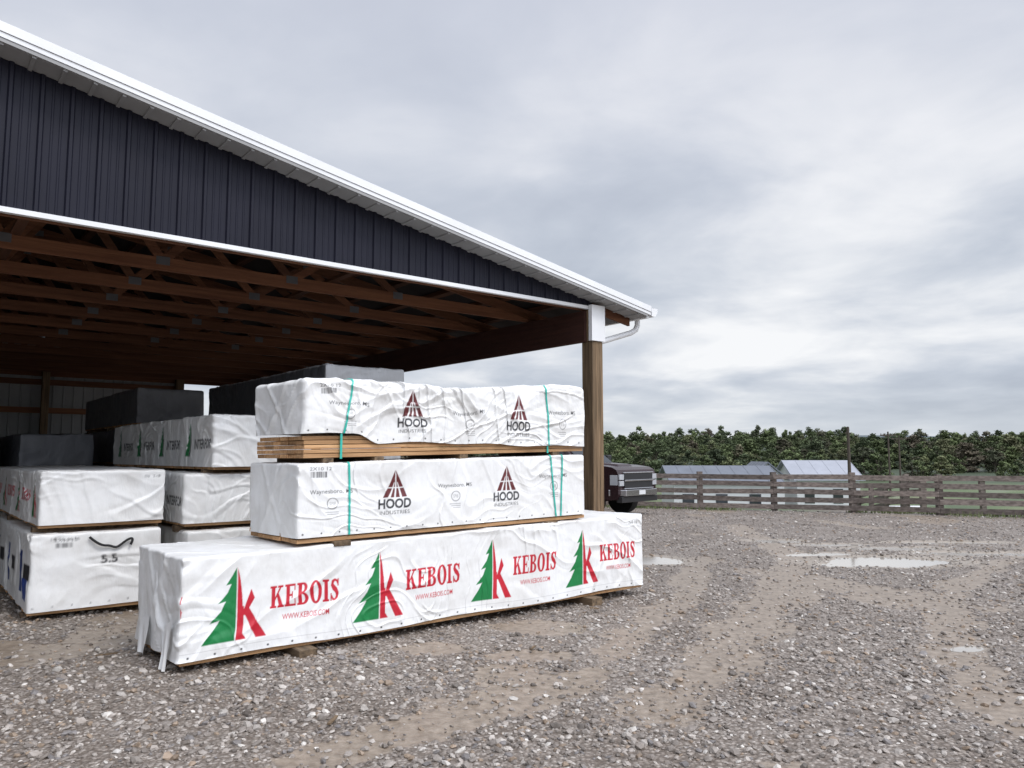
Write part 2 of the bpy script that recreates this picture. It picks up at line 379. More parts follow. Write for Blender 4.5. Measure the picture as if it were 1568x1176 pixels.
def barcode(cv,x,y):
    put_text(cv,'2X10 12',x-.1,x+.1,y+.06,y+.09,BLK)
    rr=random.Random(3);c=x-.09
    while c<x+.06:
        w=rr.uniform(.003,.009);cv.rect(c,c+w,y,y+.05,BLK);c+=w+rr.uniform(.004,.009)
def staples(cv,y=.03):
    x=.04
    while x<cv.L: cv.shapes([ell(x,y,.008,.008,10)],[],BLK);x+=.17
hm=empty('lumber_bundle',(-1.75,6.39,0),HA)
def mf(cv):
    H=cv.H
    hood_logo(cv,.93,H*.87);hood_logo(cv,2.25,H*.87)
    hood_way(cv,.30,H*.56);hood_way(cv,1.60,H*.56);hood_way(cv,2.90,H*.62);barcode(cv,.2,H*.8);staples(cv)
mzb=lambda x:.935+.045*x/3.4;mzt=lambda x:1.54+.085*x/3.4
make_wrap('wrap',hm,3.38,.98,mzb,mzt,.62,front=mf,res=.0055,resd=.02,amp=.008,r=.022,seed=11,straps=[(.47,.46),(2.93,2.86),(3.0,3.03)],tension=(.465,2.95),crease=1.5,endfold=.018)
lumber_stack(hm,3.36,.96,lambda x:mzb(x)-.045,2,seed=8).location=(.01,.01,0)
dunnage(hm,[.40,2.86],.98,lambda x:.845+.055*x/3.4,lambda x:mzb(x)-.045,front=.03,w=.16)
hu=empty('lumber_bundle',(-1.73,6.42,0),HA)
def uf(cv):
    H=cv.H
    hood_logo(cv,1.09,H*.88,.95);hood_logo(cv,2.38,H*.88,.95)
    hood_way(cv,.42,H*.50);hood_way(cv,1.74,H*.50);hood_way(cv,3.0,H*.5);barcode(cv,.24,H*.72);staples(cv)
uzb0=lambda x:1.588+.08*x/3.4
uzb=lambda x:uzb0(x)+.205-.085*sst(.5,.75,x)-.06*sst(.9,3.2,x)+.008*np.sin(x*7)
uzt=lambda x:2.235+.13*x/3.4+.02*np.sin(x*2.2+1)-.03*np.exp(-((x-1.6)/.3)**2)
make_wrap('wrap',hu,3.38,1.0,uzb,uzt,.52,front=uf,res=.0055,resd=.02,amp=.018,r=.05,seed=23,straps=[(.36,.45),(2.80,2.78)],tension=(.4,2.79),crease=1.1,endfold=.03)
lumber_stack(hu,3.34,.93,uzb0,5,bt=.038,seed=9).location=(.02,.025,0)
mb=MB()
for s_ in (.355,2.80): mb.box(s_-.010,s_+.010,.004,.012,float(uzb0(s_))-.01,float(uzb(s_))+.03)
mb.obj('strap_lower',[M['teal']],hu)
dunnage(hu,[.25,.75,1.7,2.95],.95,lambda x:1.53+.085*x/3.4,lambda x:uzb0(x),front=-.03,w=.10)
# ---- inner bundles
BA=math.radians(38.8)
def plain(cv):
    put_text(cv,'16  2x8',cv.L-.2,cv.L-.06,cv.H*.84,cv.H*.9,BLK)
def bface(cv):
    put_text(cv,'5.5',.62,.78,.42,.5,BLK,.03);staples(cv,.04)
    put_text(cv,'16 16 16 16',.18,.42,.67,.70,BLK);barcode(cv,.3,.60)
def kside(cv):
    H=cv.H
    for i in range(4):
        x=cv.L-.3-1.253*i
        kebois_logo(cv,x,H*.13,H*.74);kebois_word(cv,x-.98,x-.38,H*.4,H*.63,RED)
def bside(cv):
    for i in range(5):
        cv.rect(.2+i,.34+i,cv.H*.2,cv.H*.75,(.02,.05,.2));cv.rect(.5+i,.75+i,cv.H*.4,cv.H*.6,BLK)
    cv.rect(cv.L-.35,cv.L-.1,.1,.3,(.02,.06,.3))
def iside(cv):
    H=cv.H
    for i in range(4):
        x=cv.L-.30-1.15*i;kebois_logo(cv,x-.55,H*.2,H*.68,False)
        put_text(cv,'INTERFOR',x-.36,x+.24,H*.34,H*.54,BLK,.03)
def pack(x,y,L,D,z0,z1,front=None,left=None,seed=0,amp=.012,base=WB,m='wrap',res=.012,lum=1,dz=.07,crease=1.4):
    e=empty('lumber_bundle',(x,y,0),BA)
    make_wrap('wrap',e,L,D,(z0,z0+.01),(z1,z1+.01),z1-z0,front=front,left=left,res=res,resd=.05,amp=amp,r=.035,seed=seed,base=base,m=m,crease=crease,endfold=.008)
    lumber_stack(e,L-.03,min(D,4.8)-.02,lambda q:z0-.03,lum,seed=seed).location=(.015,.02,0)
    dunnage_x=MB()
    for yy in (.3,2.3,4.2):
        if yy<D: dunnage_x.box(-.02,L,yy-.05,yy+.05,z0-.03-dz,z0-.03)
    dunnage_x.obj('dunnage',[M['dun']],e)
    return e
pack(-4.66,7.60,1.2,4.8,.10,.845,bface,bside,31,.014)
pack(-4.62,7.64,1.16,4.8,.93,1.46,plain,kside,32,.011)
pack(-3.46,8.38,1.15,4.8,.10,.80,None,None,33,.012,lum=2)
pack(-3.53,8.42,1.15,4.8,.88,1.42,None,iside,34,.015)
pack(-3.27,8.50,1.15,4.8,1.49,2.07,None,iside,35,.011)
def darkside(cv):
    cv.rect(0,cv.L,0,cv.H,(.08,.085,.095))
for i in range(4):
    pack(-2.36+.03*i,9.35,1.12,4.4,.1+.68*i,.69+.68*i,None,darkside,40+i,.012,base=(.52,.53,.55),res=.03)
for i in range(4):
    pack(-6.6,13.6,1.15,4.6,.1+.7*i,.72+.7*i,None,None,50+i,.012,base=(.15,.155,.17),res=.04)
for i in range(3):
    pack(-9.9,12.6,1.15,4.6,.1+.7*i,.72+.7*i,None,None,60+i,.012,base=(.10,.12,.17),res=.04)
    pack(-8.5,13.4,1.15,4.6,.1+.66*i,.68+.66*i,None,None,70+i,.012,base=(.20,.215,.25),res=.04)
cu=bpy.data.curves.new('cord','CURVE');cu.dimensions='3D';sp=cu.splines.new('NURBS')
pts=[(.50,.80,-.035),(.6,.70,-.05),(.68,.72,-.03),(.75,.66,-.05),(.84,.76,-.04),(.92,.78,-.05),(.88,.70,-.05)]
sp.points.add(len(pts)-1)
for p,q in zip(sp.points,pts):p.co=(q[0],q[2],q[1],1)
sp.use_endpoint_u=True;cu.bevel_depth=.012
c=bpy.data.objects.new('black_cord',cu);cu.materials.append(M['black']);COL.objects.link(c);c.location=(-4.66,7.60,0);c.rotation_euler=(0,0,BA)
# ---------------------------------------------------------------- pole barn
B=empty('pole_barn_shed',(1.1,10.5,0),BA)
rz=lambda x: 3.84-.175*x if x>-8 else 3.84+.175*8+.175*(x+8)
prof=[];x=-16.0
while x<-.03:
    for dx,dy in ((0,0),(.012,-.022),(.036,-.022),(.048,0),(.095,0),(.101,-.005),(.113,-.005),(.119,0),(.160,0),(.166,-.005),(.178,-.005),(.184,0)):
        prof.append((x+dx,dy-.02))
    x+=.229
prof=[p for p in prof if p[0]<-.02]+[(-.02,-.02)]
V=[];F=[]
for i,(a,b) in enumerate(prof):
    V+=[(a,b,3.655),(a,b,max(3.66,rz(a)-.13))]
for i in range(len(prof)-1):F.append((2*i,2*i+2,2*i+3,2*i+1))
mesh_np('gable_siding',np.array(V),np.array(F),[M['navy']],B,False)
mb=MB()
mb.box(-16,-.10,-.055,-.001,3.608,3.652)
for a,b in ((-8,.86),(-16.86,-8)):
    mb.sbox(a,b,-.325,-.285,lambda x:rz(x)-.045,lambda x:rz(x)+.035)
    mb.sbox(a,b,-.315,-.290,lambda x:rz(x)-.090,lambda x:rz(x)-.049)
    mb.sbox(a,b,-.32,15.0,lambda x:rz(x)+.005,lambda x:rz(x)+.030)
mb.box(-.125,.125,-.125,-.06,3.17,3.66);mb.box(.102,.125,-.058,.12,3.17,3.60)
mb.obj('white_trim',[M['white']],B)
mb=MB()
for a,b in ((-8,.80),(-16.8,-8)):
    mb.sbox(a,b,-.308,-.292,lambda x:rz(x)-.125,lambda x:rz(x)-.093)
    mb.sbox(a,b,-.289,-.018,lambda x:rz(x)-.128,lambda x:rz(x)-.118)
    xx=a+.15
    while xx<b-.05:
        mb.sbox(xx,xx+.03,-.289,-.018,lambda x:rz(x)-.142,lambda x:rz(x)-.1285);xx+=.229
mb.obj('rake_soffit',[M['soffit']],B)
mb=MB()
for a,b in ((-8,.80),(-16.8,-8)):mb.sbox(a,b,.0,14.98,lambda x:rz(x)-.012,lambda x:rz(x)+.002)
mb.obj('roof_underside_shade',[M['under']],B)  # separate dark sheet added to carry the interior shade
mb=MB()
g=[(.865,3.70),(.865,3.58),(.93,3.58),(.985,3.64),(.985,3.70),(.97,3.70),(.97,3.65),(.925,3.60),(.88,3.60),(.88,3.70)]
mb.prism(g,-.30,15.0);mb.prism([(.865,3.70),(.865,3.58),(.93,3.58),(.985,3.64),(.985,3.70)],-.325,-.302)
mb.box(.80,.86,-.28,15,3.56,3.70)
mb.obj('gutter',[M['white']],B)
cu=bpy.data.curves.new('downspout','CURVE');cu.dimensions='3D';sp=cu.splines.new('POLY')
pts=[(.92,.0,3.60),(.92,.0,3.50),(.88,.0,3.43),(.80,.02,3.38),(.35,.05,3.24),(.2,.08,3.19),(.16,.10,3.12),(.16,.13,.1)]
sp.points.add(len(pts)-1)
for p,q in zip(sp.points,pts):p.co=(*q,1)
cu.bevel_depth=.04;cu.bevel_resolution=3
c=bpy.data.objects.new('downspout',cu);cu.materials.append(M['white']);COL.objects.link(c);c.parent=B
mb=MB()
for (x,y) in ((0,0),(0,5.6),(0,11.2),(0,14.6),(-16,0),(-16,5.6),(-16,11.2)):
    for q in range(3): mb.box(x-.1+.067*q,x-.1+.067*q+.0655,y-.1,y+.1,-.05,3.60 if y else 3.165)
mb.box(-.1,.1,-.058,.1,3.166,3.60)
mb.box(-1.45,-1.25,14.45,14.65,-.05,3.7);
for q in (-4.5,-7.5,-10.5,-13.5): mb.box(q-.08,q+.08,14.45,14.62,0,3.9)
mb.obj('posts',[M['post']],B,bevel=.006)
mb=MB();mb.box(-.145,-.105,-.0,14.6,3.16,3.59);mb.box(-.06,.10,.12,14.6,3.2,3.59)
mb.obj('header_beam',[M['beam']],B)
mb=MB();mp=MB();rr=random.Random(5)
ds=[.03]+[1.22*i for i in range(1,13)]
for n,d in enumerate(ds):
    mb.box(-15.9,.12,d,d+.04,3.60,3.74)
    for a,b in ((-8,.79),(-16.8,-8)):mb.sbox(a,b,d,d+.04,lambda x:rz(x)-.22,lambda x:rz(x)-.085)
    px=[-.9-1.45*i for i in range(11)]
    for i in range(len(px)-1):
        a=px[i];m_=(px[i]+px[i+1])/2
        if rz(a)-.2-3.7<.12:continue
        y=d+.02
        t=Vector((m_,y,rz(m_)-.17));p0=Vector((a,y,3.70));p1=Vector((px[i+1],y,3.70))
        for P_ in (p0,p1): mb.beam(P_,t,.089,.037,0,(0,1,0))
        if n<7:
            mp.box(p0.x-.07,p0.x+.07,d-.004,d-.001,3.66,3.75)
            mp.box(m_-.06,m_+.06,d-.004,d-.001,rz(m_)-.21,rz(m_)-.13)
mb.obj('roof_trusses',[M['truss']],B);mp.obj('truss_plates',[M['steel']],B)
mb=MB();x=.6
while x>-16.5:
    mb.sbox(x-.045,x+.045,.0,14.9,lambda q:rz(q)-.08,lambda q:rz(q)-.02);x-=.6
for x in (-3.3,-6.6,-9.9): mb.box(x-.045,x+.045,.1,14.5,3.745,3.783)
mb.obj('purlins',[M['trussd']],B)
def ribwall(name,x0,x1,y,ztop,axis='x',mm='iwall'):
    V=[];a=x0
    while a<x1:
        for dx,dy in ((0,0),(.01,-.02),(.035,-.02),(.045,0),(.18,0)):
            xx=min(a+dx,x1)
            zt=ztop(xx)
            V+=[(xx,y+dy,0.0),(xx,y+dy,zt)] if axis=='x' else [(y-dy,xx,0.0),(y-dy,xx,zt)]
        a+=.229
    n=len(V)//2;F=[(2*i,2*i+2,2*i+3,2*i+1) for i in range(n-1)]
    mesh_np(name,np.array(V),np.array(F),[M[mm]],B,False)
ribwall('back_wall',-16,-1.33,14.75,lambda x:rz(x)-.05)
ribwall('left_wall',0,14.7,-16,lambda x:rz(-16)-.05,'y')
mb=MB()
for z in (.5,1.25,2.0,2.75,3.45): mb.box(-15.9,-1.4,14.63,14.70,z-.07,z+.07)
mb.obj('wall_girts',[M['girt']],B)
# ---------------------------------------------------------------- terrain
FN=np.array([.388,.922]);F0=np.array([4.0,24.6])
puds=[(5.75,12.0,.95,.50,.15),(5.0,12.9,.55,.16,.2),(6.64,13.7,.7,.22,0),(7.9,12.95,1.2,.22,-.1),(5.07,14.95,.45,.22,0),(5.85,14.3,.5,.16,0),(2.2,12.2,.36,.42,0),(3.83,6.64,.15,.06,.3),(9.8,12.6,1.0,.2,0),(8.2,14.6,.9,.2,0)]
def terr(x,y):
    q=(x-F0[0])*FN[0]+(y-F0[1])*FN[1]
    hill=8.2+1.5*np.sin(x*.018+.8)+.8*np.sin(x*.047+2.)+.012*(x-60)
    z=-3.7*sst(1.0,36,q)+hill*sst(120,380,y+0*q)*(q>0)+4*sst(400,700,y)*(q>0)
    return z,q
def mud(x,y):
    p=np.stack([x*.55+y*.1,y*.35,0*x],1)
    m=sst(.16,.46,fbm(p*1.6+3,77,4))*.8
    for (pts,w) in (([(1.0,5.0),(2.3,7.6),(3.9,10.8),(4.6,13),(5.2,18)],.26),([(2.9,4.6),(4.4,8.2),(6.6,11.0),(9,13.5),(13,16)],.22),([(-1,4.3),(.6,5.9),(2.0,9.0),(3.0,12.5)],.16)):
        d=np.full(x.shape,9.)
        for (a,b),(c_,e) in zip(pts[:-1],pts[1:]):
            vx,vy=c_-a,e-b;t=np.clip(((x-a)*vx+(y-b)*vy)/(vx*vx+vy*vy),0,1);d=np.minimum(d,np.hypot(x-a-t*vx,y-b-t*vy))
        d=d+fbm(np.stack([x,y,0*x],1)*1.5,88,3)*.32
        m=np.maximum(m,(1-sst(w*.4,w*1.9,d))*.8)
    for (cx,cy,rx) in ((.25,7.4,.5),(-.6,6.6,.4),(.1,6.35,.35),(3.2,5.1,.45),(4.3,5.0,.4),(-4.2,6.5,.8)):
        d=np.hypot(x-cx,(y-cy)*1.6)/rx+fbm(np.stack([x,y,0*x],1)*2.5,90,3)*.5;m=np.maximum(m,1-sst(.6,1.2,d))
    return np.clip(m,0,1)
def axis(lo,hi,st,far_lo,far_hi,gr=1.12):
    a=list(np.arange(lo,hi,st));s=st;v=a[-1];up=[]
    while v<far_hi:s*=gr;v+=s;up.append(v)
    s=st;v=lo;dn=[]
    while v>far_lo:s*=gr;v-=s;dn.append(v)
    return np.array(dn[::-1]+a+up)
gx=axis(-7,13,.06,-3000,3000,1.09);gy=axis(3,19,.06,-400,4000,1.07)
X,Y=np.meshgrid(gx,gy);x=X.ravel();y=Y.ravel()
z,q=terr(np.clip(x,-400,500),y);md=mud(x,y)
p3=np.stack([x,y,0*x],1);near=1-sst(25,60,np.abs(y)+np.abs(x)*.5)
micro=(fbm(p3*.8,5,3)*.016+fbm(p3*5,6,2)*.006*(1-md*.6)+.018-.010*md)*near
wet=np.zeros_like(x)
for (cx,cy,rx,ry,an) in puds:
    dx=(x-cx)*math.cos(an)+(y-cy)*math.sin(an);dy=-(x-cx)*math.sin(an)+(y-cy)*math.cos(an)
    d=np.sqrt((dx/rx)**2+(dy/ry)**2)+fbm(p3*1.9,14,4)*.6
    k_=1-sst(.75,1.3,d);micro=micro*(1-k_)-.014*k_;wet=np.maximum(wet,1-sst(.9,2.0,d))
z=z+micro
edge=q+fbm(p3*.5,9,3)*1.2
lot=1-sst(.2,1.2,edge)
o=mesh_np('ground',np.stack([x,y,z],1),gridf(len(gy),len(gx)),[],None,True,np.stack([np.maximum(md,wet),lot,wet],1),'mask')
gm=bpy.data.materials.new('gravel_ground');gm.use_nodes=True;N=gm.node_tree.nodes;L=gm.node_tree.links;b=N['Principled BSDF']
def nd(t,**k):
    n=N.new(t)
    for a,v in k.items():
        if a in n.inputs: n.inputs[a].default_value=v
        else:setattr(n,a,v)
    return n
def ramp(src,els):
    r=N.new('ShaderNodeValToRGB');cr=r.color_ramp
    while len(cr.elements)<len(els):cr.elements.new(.5)
    for e,(p,c_) in zip(cr.elements,els):e.position=p;e.color=(*c_,1)
    L.new(src,r.inputs[0]);return r.outputs[0]
def mix(f,a,bb,bt='MIX'):
    m=N.new('ShaderNodeMix');m.data_type='RGBA';m.blend_type=bt
    for s_,v in (('Factor',f),('A',a),('B',bb)):
        if hasattr(v,'links'):L.new(v,m.inputs[s_])
        else:m.inputs[s_].default_value=v if not isinstance(v,tuple) else (*v,1)
    return m.outputs['Result']
tc=nd('ShaderNodeTexCoord').outputs['Object'];at=nd('ShaderNodeAttribute',attribute_name='mask');sx=nd('ShaderNodeSeparateColor');L.new(at.outputs['Color'],sx.inputs[0])
v1=nd('ShaderNodeTexVoronoi',Scale=34.);L.new(tc,v1.inputs['Vector']);v2=nd('ShaderNodeTexVoronoi',Scale=75.);L.new(tc,v2.inputs['Vector'])
sc1=nd('ShaderNodeSeparateColor');L.new(v1.outputs['Color'],sc1.inputs[0]);sc2=nd('ShaderNodeSeparateColor');L.new(v2.outputs['Color'],sc2.inputs[0])
stc=[(0,(.10,.083,.07)),(.35,(.19,.164,.143)),(.7,(.30,.266,.238)),(.93,(.43,.40,.365)),(1,(.6,.57,.53))]
c1=ramp(sc1.outputs[0],stc);c2=ramp(sc2.outputs[1],stc)
big=nd('ShaderNodeTexNoise',Scale=.9,Detail=8.);L.new(tc,big.inputs['Vector'])
fn=nd('ShaderNodeTexNoise',Scale=14.,Detail=8.);L.new(tc,fn.inputs['Vector'])
gcol=mix(.5,c1,c2);gcol=mix(ramp(v1.outputs['Distance'],[(.3,(0,0,0)),(.65,(.7,.7,.7))]),gcol,(.10,.078,.06))
gcol=mix(1.0,gcol,ramp(big.outputs['Fac'],[(.35,(.80,.75,.70)),(.65,(1.12,1.1,1.08))]),'MULTIPLY')
mcol=ramp(fn.outputs['Fac'],[(.3,(.16,.122,.088)),(.6,(.275,.22,.168)),(.8,(.36,.30,.24))])
ma=nd('ShaderNodeMath',operation='MULTIPLY_ADD');L.new(fn.outputs['Fac'],ma.inputs[0]);ma.inputs[1].default_value=.9;L.new(sx.outputs[0],ma.inputs[2])
mfac=ramp(ma.outputs[0],[(.78,(0,0,0)),(1.05,(.9,.9,.9))])
lotc=mix(mfac,gcol,mcol);lotc=mix(sx.outputs[2],lotc,mix(.5,lotc,(.37,.335,.285)))
g1=nd('ShaderNodeTexNoise',Scale=.12,Detail=10.);L.new(tc,g1.inputs['Vector'])
grass=ramp(g1.outputs['Fac'],[(.35,(.055,.085,.03)),(.5,(.085,.125,.042)),(.65,(.13,.145,.065))])
sy=nd('ShaderNodeSeparateXYZ');L.new(tc,sy.inputs[0]);my=nd('ShaderNodeMapRange');my.inputs['From Min'].default_value=130;my.inputs['From Max'].default_value=165;L.new(sy.outputs[1],my.inputs['Value'])
grass=mix(my.outputs[0],grass,(.04,.058,.028))
L.new(mix(sx.outputs[1],grass,lotc),b.inputs['Base Color'])
rr_=nd('ShaderNodeMapRange');rr_.inputs['To Min'].default_value=.6;rr_.inputs['To Max'].default_value=.38;L.new(mfac,rr_.inputs['Value']);L.new(rr_.outputs[0],b.inputs['Roughness'])
hb=nd('ShaderNodeMath',operation='MULTIPLY');inv=nd('ShaderNodeMath',operation='SUBTRACT');inv.inputs[0].default_value=1;L.new(v1.outputs['Distance'],inv.inputs[1])
iv=nd('ShaderNodeMath',operation='SUBTRACT');iv.inputs[0].default_value=1.1;L.new(mfac,iv.inputs[1]);L.new(inv.outputs[0],hb.inputs[0]);L.new(iv.outputs[0],hb.inputs[1])
ad=nd('ShaderNodeMath',operation='ADD');L.new(hb.outputs[0],ad.inputs[0]);L.new(fn.outputs['Fac'],ad.inputs[1])
bp=nd('ShaderNodeBump',Strength=.7,Distance=.018);L.new(ad.outputs[0],bp.inputs['Height']);L.new(bp.outputs[0],b.inputs['Normal'])
o.data.materials.append(gm)
def groundz(xx,yy):
    ix=np.clip(np.searchsorted(gx,xx),1,len(gx)-1);iy=np.clip(np.searchsorted(gy,yy),1,len(gy)-1)
    return z.reshape(len(gy),len(gx))[iy,ix]
wm=bpy.data.materials.new('puddle_water');wm.use_nodes=True;wb=wm.node_tree.nodes['Principled BSDF']
wb.inputs['Base Color'].default_value=(.40,.37,.325,1);wb.inputs['Roughness'].default_value=.07;wb.inputs['Specular IOR Level'].default_value=.9
nn=wm.node_tree.nodes.new('ShaderNodeTexNoise');nn.inputs['Scale'].default_value=6;bb_=wm.node_tree.nodes.new('ShaderNodeBump');bb_.inputs['Strength'].default_value=.02
wm.node_tree.links.new(nn.outputs[0],bb_.inputs['Height']);wm.node_tree.links.new(bb_.outputs[0],wb.inputs['Normal'])
for pi_,(cx,cy,rx,ry,an) in enumerate(puds):
    n=48;zp=.002+.0012*(pi_%3);V=[(cx,cy,zp)]
    for i in range(n):
        t=2*math.pi*i/n;dx=rx*1.4*math.cos(t);dy=ry*1.4*math.sin(t);V.append((cx+dx*math.cos(an)-dy*math.sin(an),cy+dx*math.sin(an)+dy*math.cos(an),zp))
    F=[(0,1+i,1+(i+1)%n) for i in range(n)]
    mesh_np('puddle',np.array(V),np.array(F),[wm],None,False)
# ---- gravel stones
phi=(1+5**.5)/2
iv_=np.array([(-1,phi,0),(1,phi,0),(-1,-phi,0),(1,-phi,0),(0,-1,phi),(0,1,phi),(0,-1,-phi),(0,1,-phi),(phi,0,-1),(phi,0,1),(-phi,0,-1),(-phi,0,1)]);iv_/=np.linalg.norm(iv_[0])
if_=np.array([(0,11,5),(0,5,1),(0,1,7),(0,7,10),(0,10,11),(1,5,9),(5,11,4),(11,10,2),(10,7,6),(7,1,8),(3,9,4),(3,4,2),(3,2,6),(3,6,8),(3,8,9),(4,9,5),(2,4,11),(6,2,10),(8,6,7),(9,8,1)])
cand=800000
cy=rng.uniform(3.2,24.5,cand);cx=rng.uniform(-1,1,cand)*(.85*cy+2)
area_den=cand/( (24.5-3.2)*2*(.85*cy+2))
want=800*np.minimum(1,(6.0/cy)**1.8)
acc=rng.random(cand)<want/area_den
cx=cx[acc];cy=cy[acc]
mm=mud(cx,cy);tq,qq=terr(cx,cy)
dens=fbm(np.stack([cx,cy,0*cx],1)*1.3,131,3)*.6+.75
keep=(rng.random(len(cx))<(1-.87*mm)*dens)&(qq<.3)
for (px_,py_,rx,ry,an) in puds: keep&=((cx-px_)/rx)**2+((cy-py_)/ry)**2>.9
cx=cx[keep];cy=cy[keep];n=len(cx)
sz=(rng.gamma(2.6,.0036,n)+.004)*(1+.02*cy);sz=np.minimum(sz,.038)
scl=np.stack([sz*rng.uniform(.8,1.4,n),sz*rng.uniform(.6,1.1,n),sz*rng.uniform(.4,.75,n)],1)
ang=rng.uniform(0,2*np.pi,n);jit=rng.uniform(.72,1.2,(n,12,1))
P=iv_[None]*jit*scl[:,None,:];ca,sa=np.cos(ang)[:,None],np.sin(ang)[:,None]
Xs=P[...,0]*ca-P[...,1]*sa;Ys=P[...,0]*sa+P[...,1]*ca
Zs=P[...,2]+(Xs*rng.uniform(-.4,.4,(n,1)))
Vv=np.stack([Xs+cx[:,None],Ys+cy[:,None],Zs+(groundz(cx,cy)+scl[:,2]*.3)[:,None]],2).reshape(-1,3)
Ff=(if_[None]+(np.arange(n)*12)[:,None,None]).reshape(-1,3)
pal=np.array([(.15,.128,.11),(.23,.20,.176),(.315,.28,.25),(.41,.375,.34),(.55,.52,.48),(.27,.205,.15),(.19,.175,.17)])
pc=pal[rng.choice(len(pal),n,p=[.18,.25,.22,.14,.045,.095,.07])]*rng.uniform(.8,1.2,(n,1))
sm=attrmat('stone','print',.55,.2,.2,.5,40,30)
mesh_np('gravel',Vv,Ff,[sm],None,False,np.repeat(pc,12,0))
mb=MB();rr=random.Random(9)
for (x_,y_,l) in ((-1.08,4.72,.13),(.15,6.5,.10),(-3.3,6.3,.16),(.9,8.2,.1)):
    a=rr.uniform(0,3.1);mb.beam((x_,y_,.035),(x_+l*math.cos(a),y_+l*math.sin(a),.04),.02,.01)
mb.obj('wood_scraps',[M['dun']])
# ---------------------------------------------------------------- fence
def fence(origin,dirv,n0,n1,sp,hz,name='rail_fence',seed=1):
    e=empty(name);rr=random.Random(seed);mb=MB();o_=Vector((*origin,0));d=Vector((*dirv,0)).normalized();nrm=Vector((-d.y,d.x,0))
    def gz(p):
        a,_=terr(np.array([p.x]),np.array([p.y]));return float(a[0])
    for i in range(n0,n1+1):
        p=o_+d*(i*sp);zz=gz(p);lean=Vector((rr.uniform(-.03,.03),rr.uniform(-.03,.03),0))
        mb.beam(p+nrm*.02+Vector((0,0,zz-.1)),p+nrm*.02+lean+Vector((0,0,zz+hz[-1]+.10+rr.uniform(-.03,.06))),.15,.15,0,(1,0,0))
        if i<n1:
            q_=o_+d*((i+1)*sp);z2=gz(q_)
            for h in hz:
                a=p-nrm*.085+Vector((0,0,zz+h+rr.uniform(-.02,.02)));b_=q_-nrm*.085+Vector((0,0,z2+h+rr.uniform(-.02,.02)))
                mb.beam(a+d*.004,b_-d*.004,.03,.14,0)
    ob=mb.obj('posts_and_rails',[M['fence']],e)
    return e
fence((4.0-.922*.25,24.6+.388*.25),(.922,-.388),-4,14,2.15,[.15,.37,.59,.81,1.02])
fence((13.4,26.5),(.96,-.28),0,8,2.3,[.3,.55,.8,1.05],seed=5)
fence((13.3,25.2),(.2,1),0,4,2.2,[.3,.6,.9],seed=8)
# ---------------------------------------------------------------- far buildings, poles
def building(name,x,y,rzd,w,d,eave,ridge,wall,roof,base=None):
    t,_=terr(np.array([x]),np.array([y]));z0=float(t[0])-.2
    e=empty(name,(x,y,z0),math.radians(rzd));mb=MB()
    mb.v+=[(-w/2,-d/2,0),(w/2,-d/2,0),(w/2,d/2,0),(-w/2,d/2,0),(-w/2,-d/2,eave),(w/2,-d/2,eave),(w/2,d/2,eave),(-w/2,d/2,eave),(-w/2,0,ridge),(w/2,0,ridge)]
    for f in ((0,1,5,4),(2,3,7,6),(1,2,6,9,5),(3,0,4,8,7)):mb.f.append(f);mb.m.append(0)
    mb.obj('walls',[wall],e);mb=MB();ov=.35
    sl=(ridge-eave)/(d/2)
    for sg in (-1,1):
        a=(-w/2-ov,sg*(d/2+ov),eave-sl*ov+.02);b_=(w/2+ov,sg*(d/2+ov),eave-sl*ov+.02);c_=(w/2+ov,0,ridge+.02);d_=(-w/2-ov,0,ridge+.02)
        up=lambda p:(p[0],p[1],p[2]+.1)
        mb.hexa([a,b_,c_,d_,up(a),up(b_),up(c_),up(d_)])
        n=int(w/.9)
        for i in range(n+1):
            xx=-w/2-ov+(w+2*ov)*i/n*.995
            mb.hexa([(xx,a[1],a[2]+.103),(xx+.04,a[1],a[2]+.103),(xx+.04,0,ridge+.123),(xx,0,ridge+.123),(xx,a[1],a[2]+.12),(xx+.04,a[1],a[2]+.12),(xx+.04,0,ridge+.14),(xx,0,ridge+.14)])
    mb.obj('roof',[roof],e);mb=MB()
    for i in range(max(2,int(w/2.4))):
        xx=-w/2+1.0+i*2.3
        if xx<w/2-.8: mb.box(xx-.4,xx+.4,-d/2-.03,-d/2-.003,eave*.45,eave*.78)
    mb.box(w/2+.003,w/2+.04,-.9,.9,0,min(eave,2.4));mb.obj('windows_and_door',[M['glass']],e)
    return e
building('storage_barn',15.2,58,-4,7.2,7,3.75,4.75,M['barnwhite'],M['barnroof'])
building('storage_barn',21.0,66,84,6,2.6,3.9,5.0,M['barnwhite'],M['barnroof'])
building('white_barn',26.9,69,-6,5.1,7.5,3.65,5.1,M['barnwhite'],M['barnroofw'])
e=empty('hoop_greenhouse',(12,46,float(terr(np.array([12.]),np.array([46.]))[0][0])),math.radians(2));mb=MB()
for k0 in range(3):
    x0=-6+6.3*k0;pl=[(1.35*math.cos(math.radians(a)),1.25*math.sin(math.radians(a))) for a in range(0,181,15)]
    b0=len(mb.v);n=len(pl)
    for xx in (x0,x0+5.6): mb.v+=[(xx,a,c_) for a,c_ in pl]
    for i in range(n-1):mb.f.append((b0+i,b0+i+1,b0+n+i+1,b0+n+i));mb.m.append(0)
    mb.f.append(tuple(range(b0,b0+n)));mb.m.append(0);mb.f.append(tuple(range(b0+n,b0+2*n))[::-1]);mb.m.append(0)
mb.obj('cover',[M['barnwhite']],e)
